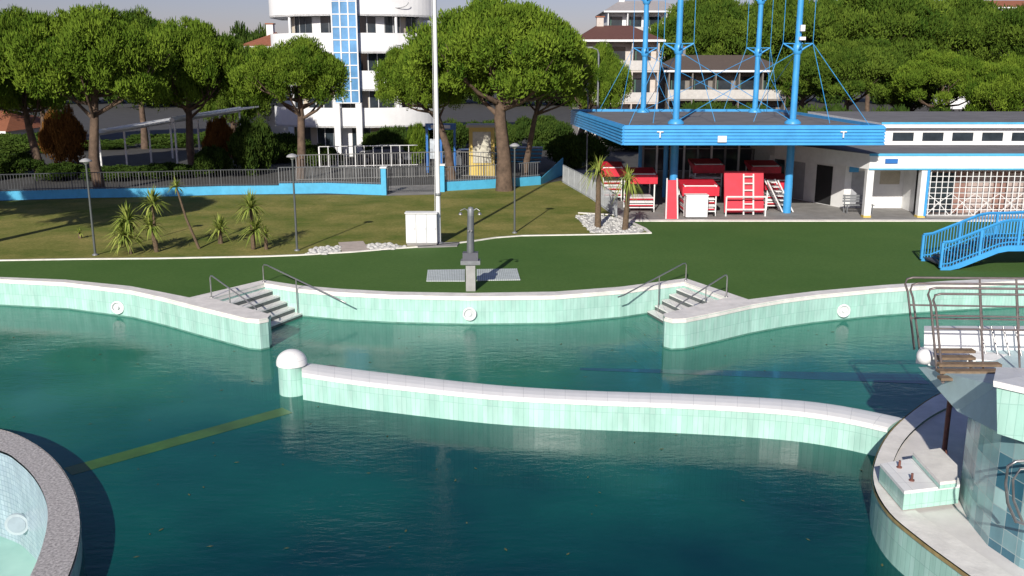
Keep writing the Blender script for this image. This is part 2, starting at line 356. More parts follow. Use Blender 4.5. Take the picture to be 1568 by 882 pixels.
# water
m,nt,b=newmat('pool_water')
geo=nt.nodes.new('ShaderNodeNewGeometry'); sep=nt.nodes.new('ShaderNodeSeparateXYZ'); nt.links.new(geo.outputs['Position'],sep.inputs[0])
nz=nt.nodes.new('ShaderNodeTexNoise'); nz.inputs['Scale'].default_value=0.15; nz.inputs['Detail'].default_value=5; nt.links.new(geo.outputs['Position'],nz.inputs['Vector'])  # noise for the depth tint; its dark patches also paint in reflections
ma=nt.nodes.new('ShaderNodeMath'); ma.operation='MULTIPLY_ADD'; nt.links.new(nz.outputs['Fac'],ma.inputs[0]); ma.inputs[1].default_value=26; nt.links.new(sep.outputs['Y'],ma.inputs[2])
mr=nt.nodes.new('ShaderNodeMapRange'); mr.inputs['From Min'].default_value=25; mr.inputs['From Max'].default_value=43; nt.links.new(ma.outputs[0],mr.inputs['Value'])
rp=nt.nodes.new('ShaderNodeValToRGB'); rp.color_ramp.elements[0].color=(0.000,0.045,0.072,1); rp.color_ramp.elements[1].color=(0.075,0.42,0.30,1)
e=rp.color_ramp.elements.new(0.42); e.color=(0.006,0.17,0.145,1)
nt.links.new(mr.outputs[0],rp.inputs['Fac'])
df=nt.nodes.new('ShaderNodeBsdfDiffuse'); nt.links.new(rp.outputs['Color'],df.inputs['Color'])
tp=nt.nodes.new('ShaderNodeBsdfTransparent'); tp.inputs['Color'].default_value=(0.25,0.84,0.76,1)
m1=nt.nodes.new('ShaderNodeMixShader'); m1.inputs[0].default_value=0.48; nt.links.new(df.outputs[0],m1.inputs[1]); nt.links.new(tp.outputs[0],m1.inputs[2])
gl=nt.nodes.new('ShaderNodeBsdfGlossy'); gl.inputs['Roughness'].default_value=0.04
fr=nt.nodes.new('ShaderNodeFresnel'); fr.inputs['IOR'].default_value=1.33
m2=nt.nodes.new('ShaderNodeMixShader'); nt.links.new(fr.outputs[0],m2.inputs[0]); nt.links.new(m1.outputs[0],m2.inputs[1]); nt.links.new(gl.outputs[0],m2.inputs[2])
w1=nt.nodes.new('ShaderNodeTexNoise'); w1.inputs['Scale'].default_value=2.6; w1.inputs['Detail'].default_value=5; w1.inputs['Roughness'].default_value=0.6
w2=nt.nodes.new('ShaderNodeTexNoise'); w2.inputs['Scale'].default_value=0.25; w2.inputs['Detail'].default_value=2; nt.links.new(geo.outputs['Position'],w2.inputs['Vector'])
wr=nt.nodes.new('ShaderNodeMapRange'); wr.inputs['From Min'].default_value=.4; wr.inputs['From Max'].default_value=.62; wr.inputs['To Min'].default_value=.10; wr.inputs['To Max'].default_value=.42; nt.links.new(w2.outputs['Fac'],wr.inputs['Value'])
mp=nt.nodes.new('ShaderNodeMapping'); mp.inputs['Scale'].default_value=(0.7,1.6,1); nt.links.new(geo.outputs['Position'],mp.inputs['Vector']); nt.links.new(mp.outputs[0],w1.inputs['Vector'])
bp=nt.nodes.new('ShaderNodeBump'); nt.links.new(wr.outputs[0],bp.inputs['Strength']); bp.inputs['Distance'].default_value=0.06; nt.links.new(w1.outputs['Fac'],bp.inputs['Height'])
nt.links.new(bp.outputs[0],gl.inputs['Normal']); nt.links.new(bp.outputs[0],fr.inputs['Normal'])
nt.links.new(m2.outputs[0],nt.nodes['Material Output'].inputs['Surface'])
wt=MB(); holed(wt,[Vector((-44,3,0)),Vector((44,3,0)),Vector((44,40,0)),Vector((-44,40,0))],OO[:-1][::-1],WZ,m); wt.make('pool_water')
fd=MB(); rnd=random.Random(3)
for i in range(150):
    x=rnd.uniform(-16,14); y=rnd.uniform(12,30); a=rnd.uniform(0,6.28); s_=rnd.uniform(.02,.045)
    fd.add([(x+s_*1.6*math.cos(a),y+s_*1.6*math.sin(a),WZ+.012),(x-s_*.6*math.sin(a),y+s_*.6*math.cos(a),WZ+.012),(x-s_*1.6*math.cos(a),y-s_*1.6*math.sin(a),WZ+.012),(x+s_*.6*math.sin(a),y-s_*.6*math.cos(a),WZ+.012)],[(0,1,2,3)],M('fallen_leaf',(.10,.12,.05),.7,.4,1))
fd.make('floating_leaves')
def stairs(A,B,A1,B1,n=8):
    mb=MB(); A,B,A1,B1=P(*A),P(*B),P(*A1),P(*B1)
    for i in range(n):
        t0,t1=i/n,(i+1)/n; z=-0.165*(i+1)
        q=[A.lerp(A1,t0),B.lerp(B1,t0),B.lerp(B1,t1),A.lerp(A1,t1)]
        vs=[(p.x,p.y,-2.2) for p in q]+[(p.x,p.y,z) for p in q]; mb.hexa(vs,sttile)
        a,b2=q[3],q[2]; n_=(a-q[0]).normalized()*0.03
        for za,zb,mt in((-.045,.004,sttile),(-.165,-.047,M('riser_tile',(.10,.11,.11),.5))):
            mb.hexa([(a.x,a.y,z+za),(b2.x,b2.y,z+za),(b2.x+n_.x,b2.y+n_.y,z+za),(a.x+n_.x,a.y+n_.y,z+za),(a.x,a.y,z+zb),(b2.x,b2.y,z+zb),(b2.x+n_.x,b2.y+n_.y,z+zb),(a.x+n_.x,a.y+n_.y,z+zb)],mt)
    mb.make('pool_steps')
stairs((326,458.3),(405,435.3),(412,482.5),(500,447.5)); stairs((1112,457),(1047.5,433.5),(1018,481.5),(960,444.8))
def rail(base,top,pts,mid=None):
    mb=MB(); b=P(*base); t=Vector((b.x,b.y,W(base[0],top,b.y).z))
    en=[W(*p) for p in pts]; d=(en[0]-t); 
    mb.tube([b,t+Vector((0,0,-.12)),t+Vector((0,0,-.03))+d*0.02,t+d*0.06]+en,0.024,steel,8)
    q=t.lerp(en[0],.45); mb.tube([q,(q.x,q.y,-0.9)],0.02,steel,6)
    mb.lathe((b.x,b.y,0.035),[(0.06,0),(0.06,0.02),(0.03,0.03)],steel,10)
    mb.make('pool_handrail')
rail((404,433),403,[(520,459,30.2),(530,464,30.2)]); rail((324,457),420,[(388,468,29.3),(393,474,29.2)])
rail((1050,431),401,[(955,452,30.4),(946,455,30.3)]); rail((1112,456),419,[(1040,466,29.3),(1034,472,29.2)])
def ulight(px,py,D):
    c=W(px,py,D); mb=MB(); n=24
    ring=[(c.x+0.2*math.cos(a),c.y,c.z+0.2*math.sin(a)) for a in [2*math.pi*i/n for i in range(n+1)]]
    mb.tube(ring,0.035,white,6,False)
    mb.add([(c.x+0.18*math.cos(a),c.y+.02,c.z+0.18*math.sin(a)) for a in [2*math.pi*i/n for i in range(n)]],[tuple(range(n))],M('lamp_lens',(0.6,0.62,0.62),0.2))
    mb.tube([(c.x,c.y+.1,c.z),(c.x,c.y-.05,c.z)],0.05,white,10); mb.make('pool_light')
ulight(719,481,E[17].y-0.08); ulight(180,471,P(180,443.5).y-0.1); ulight(1292,476,P(1292,449).y-0.12)
# ---------------- divider wall ----------------
fpx=[(462,571),(530,581),(600,589.5),(750,605),(890,613),(1050,619),(1200,628),(1290,640),(1360,655)]
bpx=[(1385,640),(1290,621),(1200,610.5),(1050,602.5),(890,597),(750,588),(600,571.5),(530,563),(462,554)]
zt=-0.22; ff=[P(x,y,zt) for x,y in fpx]; bb=[P(x,y,zt) for x,y in bpx]
ff=dens(ff); bb=dens(bb)
mw=MB(); mw.prism(ff+bb,-3.2,zt-0.06,aqua,aqua)
N=len(ff); bbr=bb[::-1]; prof=[(-0.05,-0.10),(-0.05,-0.045),(0.03,-0.005),(0.25,0.02),(0.6,0.025),(0.85,0.01),(1.03,-0.02),(1.05,-0.10)]
L=0
for i in range(N-1):
    d=(ff[i+1]-ff[i]).length
    for j in range(len(prof)-1):
        def pt(a,b_,pr): q=a.lerp(b_,pr[0]); return (q.x,q.y,zt+pr[1])
        w=0.7
        mw.add([pt(ff[i],bbr[i],prof[j]),pt(ff[i+1],bbr[i+1],prof[j]),pt(ff[i+1],bbr[i+1],prof[j+1]),pt(ff[i],bbr[i],prof[j+1])],[(0,1,2,3)],coptile,[[(L,prof[j][0]*w),(L+d,prof[j][0]*w),(L+d,prof[j+1][0]*w),(L,prof[j+1][0]*w)]],True)
    L+=d
mw.make('pool_divider_wall')
pc=P(448,603,WZ); mp_=MB(); 
mp_.lathe((pc.x,pc.y+.1,0),[(0.36,-3.2),(0.36,-0.12)],aqua,28)
pr=[(0.40,-0.16),(0.40,-0.10)]+[(0.40*math.cos(a),-0.10+0.34*math.sin(a)) for a in [i*math.pi/2/8 for i in range(1,9)]]
mp_.lathe((pc.x,pc.y+.1,0),pr,coptile,28); mp_.make('pool_wall_pillar')
# ---------------- right diving platform island ----------------
oo=[(1500,585),(1440,603),(1398,630),(1362,664),(1341,705),(1339,742),(1362,784),(1408,824),(1462,864),(1520,905),(1640,985)]
ii=[(1640,930),(1568,892),(1530,868),(1470,828),(1420,795),(1385,765),(1366,736),(1368,706),(1386,672),(1418,642),(1455,622),(1500,607)]
zi=-0.1; OR=dens([P(x,y,zi) for x,y in oo]); IR=dens([P(x,y,zi) for x,y in ii])
dv=MB(); dv.prism(OR+IR,None,zi,coping); dv.ribbon(OR,-3.2,zi-0.07,aqua); dv.ribbon(offs(OR,-0.03),zi-0.07,zi,M('ochre_edge',(0.35,0.27,0.12),0.6,0.3,6))
dv.prism([Vector((p.x,p.y,0)) for p in IR]+[Vector((16,21,0)),Vector((16,8,0))],None,zi-0.05,M('pale_floor',(0.72,0.68,0.65),0.7,0.1,2))
dv.make('diving_island')
pdm=MB(); soff=M('soffit_paint',(.46,.60,.62),.5,.1,2)
base=[P(x,y,zi-.05) for x,y in((1468,762),(1484,800),(1512,835),(1560,868),(1640,905),(1800,800),(1520,672),(1478,700))]
pdm.prism(base,zi-0.05,2.0,soff,mosaic)
pdm.hexa([W(1466,630,15.8),W(1532,664,13.9),W(1640,700,13.9),W(1640,606,17.0),W(1406,562,17.2),W(1528,590,14.6),W(1640,592,14.6),W(1640,556,17.6)],soff)
pdm.hexa([W(1527,664,13.6),W(1640,700,13.4),W(1640,640,16.2),W(1531,625,15.6),W(1526,590,13.6),W(1640,616,13.4),W(1640,575,16.2),W(1530,565,15.6)],aqua)
pdm.hexa([W(1521,592,13.55),W(1642,620,13.35),W(1642,600,16.3),W(1526,577,15.7),W(1521,583,13.55),W(1642,610,13.35),W(1642,566,16.3),W(1526,562,15.7)],coptile)
pdm.make('diving_tower_base')
pl=MB(); 
pl.hexa([W(1415,536,18.0),W(1640,560,18.0),W(1640,540,18.6),W(1415,520,18.6),W(1415,507,18.0),W(1640,507,18.0),W(1640,499,18.6),W(1415,499,18.6)],white)
pl.hexa([W(1402,556,17.3),W(1640,600,17.3),W(1640,560,18.0),W(1410,540,18.0),W(1404,540,17.3),W(1640,565,17.3),W(1640,545,18.0),W(1410,531,18.0)],white)
for i in range(5):
    y0=537+i*10.5; D=17.05-0.25*i
    a=W(1432+i*1.5,y0,D); b=W(1491+ (i>1)*40,y0,D); pl.box(((a.x+b.x)/2,D,a.z),(b.x-a.x,0.17,0.05),wood)
a=W(1436,540,17.05); b=W(1440,580,16.05); pl.beam(a+Vector((.05,0,-.06)),b+Vector((.05,0,-.06)),.05,rsteel); pl.beam(a+Vector((.6,0,-.06)),b+Vector((.6,0,-.06)),.05,rsteel)
c=W(1416,546,17.0)
pl.lathe((c.x,c.y,c.z-0.15),[(0.15*math.sin(a),0.15-0.15*math.cos(a)) for a in [i*math.pi/10 for i in range(11)]],white,16)
for (x0,yt,yb,D) in((1386,425,535,18.3),(1421,441,575,16.6)):
    for rr in (0,1):
        xx=x0+rr*8; yy=yt+rr*9
        pl.tube([W(xx+14,yb,D),W(xx+4,yy+22,D),W(xx,yy+10,D),W(xx+3,yy+2,D),W(xx+12,yy,D),W(1640,yy+2,D)],0.022,rsteel,8)
    for k_ in(42,62): pl.tube([W(x0+8,yt+k_,D),W(1640,yt+k_+4,D)],0.018,rsteel,8)
    for xx in(1500,1556): pl.tube([W(xx,yt,D),W(xx+6,yb,D)],0.020,rsteel,8)
for i in range(4): pl.tube([W(1500+i*18,500,17.9),W(1512+i*18,552,17.6)],0.018,steel,6)
pl.make('diving_platform')
bl=MB()
def slab(tp,z,h,mt,ms):
    q=[P(x,y,z) for x,y in tp]; bl.prism(q,z-0.06,z,mt,mt); bl.prism([ (p.x,p.y) for p in q],z-h,z-0.062,ms,ms)
slab([(1348,710),(1395,702),(1468,732),(1470,742),(1385,752)],0.28,0.36,coptile,aqua)
slab([(1398,692),(1440,686),(1466,712),(1466,735),(1440,738)],0.42,0.13,coping,aqua)
for x,y in((1377,716),(1396,736),(1448,700)):
    q=P(x,y,0.28); bl.tube([q,q+Vector((0,0,0.14))],0.022,rust,8); bl.lathe((q.x,q.y,0.28),[(0.05,0),(0.05,0.02),(0.02,0.03)],rust,8)
q=P(1446,690,-.1); bl.tube([q,(q.x,q.y,1.9)],0.05,rust,8)
bl.make('starting_block')
hb=MB(); hb.tube([W(x,y,12.6) for x,y in((1556,800),(1543,770),(1540,740),(1543,714),(1556,706),(1620,704))],0.022,steel,8)
hb.tube([W(x,y,12.8) for x,y in((1566,800),(1552,765),(1551,735),(1562,718),(1620,716))],0.02,steel,8)
hb.tube([W(1556,798,12.6),W(1640,830,12.6)],.02,steel,8); hb.make('steel_grab_rail')
# ---------------- deck furniture ----------------
def lamp(bx,by,tx,ty):
    b=P(bx,by); zt=W(bx,ty,b.y).z; mb=MB()
    mb.tube([b,(b.x,b.y,zt-0.25)],[0.05,0.035],M('lamp_post_paint',(0.09,0.10,0.10),0.5),8)
    mb.lathe((b.x,b.y,0),[(0.12,0),(0.12,0.04),(0.05,0.08)],galv,10)
    mb.lathe((b.x,b.y,zt-0.25),[(0.05,0),(0.10,0.05),(0.13,0.12)],M('lamp_diffuser',(0.5,0.5,0.48),0.3),12)
    mb.lathe((b.x,b.y,zt-0.14),[(0.04,-.02),(0.24,0.0),(0.22,0.05),(0.12,0.11),(0.01,0.14)],M('lamp_cap',(0.35,0.35,0.35),0.5),16)
    mb.make('lamp_post')
lamp(146,391,136,242); lamp(455,384,448,235); lamp(788,357,786,219)
b=P(672,374); fp=MB(); fp.tube([b,(b.x,b.y,14)],[0.105,0.065],white,12); fp.lathe((b.x,b.y,0),[(0.22,0),(0.22,0.05),(0.14,0.12)],galv,12); fp.tube([(b.x-.14,b.y-.05,1.2),(b.x-.1,b.y-.05,13.5)],0.008,white,4)
fp.lathe((b.x,b.y,2.1),[(0.12,0),(0.14,.02),(0.14,.1),(0.12,.12)],galv,10); fp.make('flagpole')
cb=MB(); a=P(622,377); c_=P(670,376); h=W(622,327,a.y).z; w=c_.x-a.x
cb.bb(a.x,c_.x,a.y,a.y+0.45,0.12,h,M('cabinet_seam',(.45,.46,.46),.6)); cb.bb(a.x+.03,c_.x-.03,a.y+.03,a.y+.42,0,0.12,conc)
for i in range(3):
    x0=a.x+i*w/3; cb.bb(x0+.02,x0+w/3-.02,a.y-.02,a.y-.001,0.16,h-.05,whiteb); cb.bb(x0+w/3-.07,x0+w/3-.055,a.y-.035,a.y-.021,h*.5,h*.5+.1,galv)
cb.bb(a.x-.03,c_.x+.03,a.y-.05,a.y+.48,h,h+.035,white); cb.make('white_cabinet')
sh=MB(); s=P(721,445); zz=lambda y:W(721,y,s.y).z
sh.bb(s.x-.16,s.x+.16,s.y-.12,s.y+.12,0.0,zz(405),M('shower_concrete',(0.32,0.32,0.31),0.7,0.15)); 
sh.bb(s.x-.33,s.x+.33,s.y-.2,s.y+.2,zz(404),zz(398),galv); sh.bb(s.x-.26,s.x+.26,s.y-.16,s.y+.16,zz(398),zz(386),M('shower_box',(0.10,0.10,0.12),0.5))
sh.tube([(s.x,s.y,zz(386)),(s.x+.02,s.y,zz(330))],[0.13,0.11],M('shower_column',(0.16,0.17,0.18),0.45,metal=.3),12); sh.lathe((s.x+.02,s.y,zz(330)),[(0.11,0),(0.11,.2),(0.08,.27),(0.01,.3)],galv,12)
for sg in(-1,1):
    sh.tube([(s.x+.02,s.y,zz(325)),(s.x+.02+sg*.2,s.y-.05,zz(319)),(s.x+sg*.32,s.y-.08,zz(322))],0.02,steel,6); sh.lathe((s.x+sg*.32,s.y-.08,zz(328)),[(0.07,0),(0.05,.05),(0.01,.09)],steel,10)
    sh.tube([(s.x+.05*sg,s.y-.14,zz(352)),(s.x+.05*sg,s.y-.2,zz(352))],0.03,steel,8)
sh.make('outdoor_shower')
def grate(px):
    mb=MB(); q=[P(x,y) for x,y in px]
    n=22
    for i in range(n):
        t0=i/n;t1=(i+.85)/n
        a0,a1=q[0].lerp(q[1],t0),q[0].lerp(q[1],t1);b0,b1=q[3].lerp(q[2],t0),q[3].lerp(q[2],t1)
        mb.hexa([(p.x,p.y,0.02) for p in(a0,a1,b1,b0)]+[(p.x,p.y,0.05) for p in(a0,a1,b1,b0)],M('grate_metal',(0.56,0.61,0.60),0.5))
    for f in(0.02,.5,.98):
        a=q[0].lerp(q[3],f);b=q[1].lerp(q[2],f); mb.beam((a.x,a.y,.03),(b.x,b.y,.03),0.03,galv)
    mb.make('shower_grate')
grate([(653,432),(712,432),(712,414),(655,415)]); grate([(730,431),(797,430),(792,413),(730,414)])
def yucca(px,py,ytop,lean=0,heads=1,ln=0.75,tr=0.07,name='yucca_plant',nl=70,droop=0.35):
    b=P(px,py); top=W(px,ytop,b.y).z; mb=MB(); rnd=random.Random(int(px*3+py))
    for h in range(heads):
        hx=b.x+lean+(rnd.uniform(-.25,.25) if h else 0); hz=max(0.25,top-ln*0.75)*(1 if h==0 else rnd.uniform(.45,.8)); hd=Vector((hx,b.y+(rnd.uniform(-.2,.2) if h else 0),hz))
        mb.tube([(b.x,b.y,0),Vector((b.x,b.y,0)).lerp(hd,.5)+Vector((lean*.1,0,0)),hd],[tr*1.3,tr,tr*.8],palmb,7)
        for i in range(nl):
            a=rnd.uniform(0,6.28); el=rnd.uniform(-.5,1.45); d=Vector((math.cos(a)*math.cos(el),math.sin(a)*math.cos(el),math.sin(el)))
            s_=Vector((-math.sin(a),math.cos(a),0)); l=ln*rnd.uniform(.75,1.1); wd=0.032
            p0=hd; p1=hd+d*l*.5; p2=hd+d*l+Vector((0,0,-droop*l*(math.cos(el)))) 
            mb.add([p0-s_*wd*.6,p0+s_*wd*.6,p1+s_*wd,p1-s_*wd,p2],[(0,1,2,3),(3,2,4)],yucl)
    o=mb.make(name); at=o.data.attributes.new('tone','FLOAT','FACE'); n=len(o.data.polygons); at.data.foreach_set('value',np.random.default_rng(3).uniform(0,1,n).astype(np.float32))
yucca(200,389,312,heads=3,ln=.9,nl=90); yucca(240,386,288,heads=2,ln=.85,nl=90); yucca(305,381,273,lean=-.75,ln=.5,tr=.05,nl=45); yucca(338,373,330,ln=.8,heads=1,tr=.09,nl=90)
yucca(388,382,293,heads=2,ln=.9,nl=90); yucca(408,382,345,ln=.5,nl=35); yucca(123,365,352,ln=.3,nl=20)
yucca(915,349,237,ln=1.1,tr=.13,name='palm_tree',nl=80,droop=.7); yucca(957,352,255,lean=.1,ln=1.0,tr=.12,name='palm_tree',nl=80,droop=.7)
# ---------------- low walls & fences ----------------
def wallseg(px,h,mat,name,th=0.25):
    p=[P(x,y) for x,y in px]; mb=MB(); mb.prism(p+offs(p,th)[::-1],0.0,h,mat,mat); mb.make(name); return p
def fence(p,z0,h,name,mat=galv,sp=0.16,w=0.022):
    mb=MB()
    for a,b in zip(p[:-1],p[1:]):
        L=(b-a).length; n=max(2,int(L/sp))
        for i in range(n):
            q=a.lerp(b,i/n); big=(i%12==0); ww=w*2 if big else w
            mb.box((q.x,q.y,z0+h/2),(ww,ww,h),mat)
        for z in(z0+.08,z0+h): mb.beam((a.x,a.y,z),(b.x,b.y,z),0.04,mat)
    mb.make(name)
p1=wallseg([(-420,311),(0,307),(130,303),(215,302),(340,298),(428,297)],0.5,turq,'blue_low_wall')
fence(offs(p1,.12),0.5,0.95,'metal_fence',dgalv)
p2=wallseg([(428,297),(500,296),(588,299)],0.62,turq,'blue_low_wall'); fence(offs(p2,.12),0.62,0.95,'metal_fence',galv)
p3=wallseg([(676,293),(745,289),(790,286),(828,283)],0.55,turq,'blue_low_wall'); fence(offs(p3,.12),.55,.9,'metal_fence',galv)
for px,py in((588,299),(677,294)):
    q=P(px,py); mb=MB(); mb.bb(q.x-.15,q.x+.15,q.y-.05,q.y+.4,0,1.6,turq); mb.bb(q.x-.2,q.x+.2,q.y-.1,q.y+.45,1.6,1.68,white); mb.make('gate_pillar')
fence([P(592,296),P(672,294)],0.05,1.5,'entrance_gate',dgalv,0.13)
mb=MB(); a=P(828,283);b=P(862,268); mb.hexa([(a.x,a.y,0),(b.x,b.y,0),(b.x,b.y+.3,0),(a.x,a.y+.3,0),(a.x,a.y,.4),(b.x,b.y,1.2),(b.x,b.y+.3,1.2),(a.x,a.y+.3,.4)],turq); mb.make('blue_ramp_wall')
fence([P(862,280),P(905,305),P(945,334)],0.02,1.15,'metal_fence',M('fence_light',(0.33,0.35,0.36),.5),.14)
fence([P(455,277),P(528,275),P(690,270),P(760,272)],0.0,1.7,'metal_fence',M('fence_light2',(0.24,0.24,0.235),.5),.18,.025)
fence([P(490,263),P(640,260)],0.3,1.5,'railing_panel',whiteb,.6,.045)
# ---------------- blue footbridge ----------------
br=MB(); D0=P(1440,414).y; 
def brz(x):
    return min(0.95,max(0.1,x*0.42)) if x<3 else 0.95+0.1*math.sin(min(1,(x-3)/6)*math.pi)
x0=P(1440,414).x
for side in(0,1.7):
    y=D0+side; xs=[x0+0.35*i for i in range(26)]
    for i in range(25):
        a,b=xs[i],xs[i+1]; za,zb=brz(a-x0),brz(b-x0)
        br.hexa([(a,y,max(0,za-.22)),(b,y,max(0,zb-.22)),(b,y+.06,max(0,zb-.22)),(a,y+.06,max(0,za-.22)),(a,y,za),(b,y,zb),(b,y+.06,zb),(a,y+.06,za)],blue)
        br.beam((a,y+.03,za+.95),(b,y+.03,zb+.95),0.08,blue); br.beam((a,y+.03,za+.12),(b,y+.03,zb+.12),0.04,blue)
        for j in range(3):
            xx=a+(b-a)*j/3; zz_=za+(zb-za)*j/3; big=(i%4==0 and j==0); w_=0.09 if big else 0.03
            br.box((xx,y+.03,zz_+.47),(w_,w_,.95),blue)
for i in range(7):
    xx=x0+.1+i*.32; z=brz(xx-x0+.3); br.bb(xx,xx+.3,D0+.07,D0+1.69,z-.05,z,M('tread_dark',(0.06,0.06,0.07),.7))
xx=x0+2.3; br.bb(xx,x0+8.7,D0+.07,D0+1.69,.82,.9,M('tread_dark',(0.06,0.06,0.07),.7))
br.make('blue_footbridge')
# ---------------- pavilion ----------------
pav=MB(); zb_,zt_=3.8,4.7
FL=P(955,222,zb_); FR=P(1342,220,zb_); BL=P(875,167,zt_)
FL.z=FR.z=0; roof=[(FL.x,FL.y),(FR.x,FL.y),(FR.x-.3,62.5),(BL.x,62.5)]
rp_=[Vector((x,y,0)) for x,y in roof]
pav.prism(roof,zt_-0.35,zt_-0.12,roofg,white)
def fascia(a,b):
    n=6; hh=(zt_-zb_)/n; t_=(b-a).normalized(); nn=Vector((t_.y,-t_.x,0))
    for i in range(n):
        z0=zb_+i*hh
        q=[a+nn*.12,b+nn*.12]; 
        pav.hexa([(q[0].x,q[0].y,z0),(q[1].x,q[1].y,z0),(b.x-nn.x*.03,b.y-nn.y*.03,z0),(a.x-nn.x*.03,a.y-nn.y*.03,z0),(a.x+nn.x*.05,a.y+nn.y*.05,z0+hh*.92),(b.x+nn.x*.05,b.y+nn.y*.05,z0+hh*.92),(b.x-nn.x*.03,b.y-nn.y*.03,z0+hh*.92),(a.x-nn.x*.03,a.y-nn.y*.03,z0+hh*.92)],blue)
    pav.hexa([(a.x,a.y,zb_+.02),(b.x,b.y,zb_+.02),(b.x-nn.x*.1,b.y-nn.y*.1,zb_+.02),(a.x-nn.x*.1,a.y-nn.y*.1,zb_+.02),(a.x,a.y,zt_+.03),(b.x,b.y,zt_+.03),(b.x-nn.x*.1,b.y-nn.y*.1,zt_+.03),(a.x-nn.x*.1,a.y-nn.y*.1,zt_+.03)],blue)
fascia(rp_[0],rp_[1]); fascia(rp_[3],rp_[0]); fascia(rp_[1],rp_[2]); fascia(rp_[2],rp_[3])
for px in(1011,1292):
    q=W(px,206,FL.y-.2); pav.tube([(q.x,FL.y-.17,q.z-.15),(q.x,FL.y-.17,q.z+.12)],.04,white,6); pav.box((q.x,FL.y-.17,q.z+.13),(.3,.03,.05),white)
q=W(1106,213,FL.y-.2); pav.box((q.x,FL.y-.17,q.z),(.42,.06,.3),white)
mast=[(1035,49.0,.17),(1214,49.0,.17),(984.5,61.3,.18),(1155,61.3,.18)]
mp3=[]
for px,D,r in mast:
    x=W(px,185,D).x; mp3.append((x,D))
    pav.tube([(x,D,-.0),(x,D,1.6)],r*1.25,red if px==1035 else blue,12); pav.tube([(x,D,1.6),(x,D,zb_+.8)],r*1.2,blue,12)
    pav.lathe((x,D,zt_-.12),[(.42,0),(.42,.1),(.25,.25)],blue,12)
    pav.tube([(x,D,zt_-.1),(x,D,14.5)],[r,r*.8],blue,12)
    for za in(8.45,11.6):
        for sx in(-1,1):
            pav.tube([(x,D,za-.35),(x+sx*.35,D,za-.1),(x+sx*.75,D,za+.12)],[.06,.05,.03],blue,6)
            pav.tube([(x,D,za+.1),(x+sx*.75,D,za+.12)],.025,blue,6)
        for sy in(-1,1): pav.tube([(x,D,za-.35),(x,D+sy*.7,za+.12)],[.06,.03],blue,6)
        pav.lathe((x,D,za-.4),[(r*1.1,0),(r*1.35,.1),(r*1.35,.4),(r,.5)],blue,10)
x=mp3[1][0]; pav.box((x+.1,48.75,9.3),(.22,.2,.3),white); pav.box((x+.12,48.75,8.8),(.3,.2,.16),white)
def cable(a,b): pav.tube([a,b],.016,blue,4,False)
for i,(x,D) in enumerate(mp3):
    sx=1 if i%2 else -1; ex=(FR.x-.5 if i%2 else FL.x+.3); ey=FL.y+.6 if D<55 else 62
    cable((x+sx*.75,D,8.57),(ex,ey,zt_)); cable((x+sx*.75,D,11.7),(x+sx*.75,D,8.57)); cable((x+sx*.75,D,8.57),((x+ex)/2,(D+ey)/2,zt_))
    cable((x-sx*.75,D,8.57),(x-sx*2.0,D,zt_)); cable((x-sx*.75,D,11.7),(x-sx*.75,D,8.57)); cable((x,D,13.5),(x+sx*.75,D,11.7)); cable((x,D,13.5),(x-sx*.75,D,11.7))
for i,j in((0,1),(2,3),(0,2),(1,3)):
    (xa,ya),(xb,yb)=mp3[i],mp3[j]; cable((xa,ya,8.2),(xb,yb,zt_)); cable((xb,yb,8.2),(xa,ya,zt_))
for px,D in((1020,55),(1195,56)):
    x=W(px,230,D).x; pav.tube([(x,D,0),(x,D,zb_+.5)],.14,blue,10)
xl=W(985,240,60).x; xr=W(1215,240,60).x
pav.bb(xl,xr,60.1,60.3,0,1.0,M('dull_wall',(0.16,0.14,0.13),.7)); pav.bb(xl,xr,60.15,60.25,1.0,3.2,glass); pav.bb(xl,xr,60.1,60.3,3.2,4.3,M('dull_white',(0.4,0.42,0.45),.7))
n=11
for i in range(n+1):
    x=xl+(xr-xl)*i/n; pav.bb(x-.06,x+.06,60.0,60.098,0,3.25,white if i%2 else galv)
for z in(1.0,2.4,3.2): pav.bb(xl,xr,60.03,60.09,z-.04,z+.04,galv)
pav.make('pool_pavilion')
def cart(px0,px1,py,D_=None,n=4,h=1.9,top=True,name='sunbed_stack'):
    a=P(px0,py); b=P(px1,py); y=a.y; w=b.x-a.x; d=1.7; mb=MB()
    for x in(a.x+.04,b.x-.04):
        for yy in(y,y+d): mb.box((x,yy,h/2),(.06,.06,h),white)
    for z in(.25,h): 
        for yy in(y,y+d): mb.box(((a.x+b.x)/2,yy,z),(w,.05,.05),white)
        for x in(a.x+.04,b.x-.04): mb.box((x,y+d/2,z),(.05,d,.05),white)
    for i in range(n):
        z=.35+i*.17; x_=random.uniform(-.04,.04); mb.box(((a.x+b.x)/2+x_,y+d/2,z),(w*.96,d*1.02,.05),white if i%2 else red); 
        mb.box(((a.x+b.x)/2+x_,y+d/2,z+.06),(w*.9,d*.98,.04),white)
    if top:
        q=h+.05
        mb.hexa([(a.x-.1,y-.1,q-.55),(b.x+.1,y-.1,q-.55),(b.x+.1,y+d,q-.02),(a.x-.1,y+d,q-.02),(a.x-.1,y-.1,q-.1),(b.x+.1,y-.1,q-.1),(b.x+.1,y+d,q+.12),(a.x-.1,y+d,q+.12)],red)
    for x in(a.x+.1,b.x-.1): mb.tube([(x-.04,y,.1),(x+.04,y,.1)],.1,rubber,10)
    mb.make(name)
cart(960,1002,325,n=3,h=2.0); cart(922,952,308,n=5,h=1.9); cart(1046,1096,331,n=4,h=1.55); cart(1172,1206,322,n=4,h=1.6); cart(1150,1190,305,n=6,h=1.9); cart(1062,1104,305,n=6,h=2)
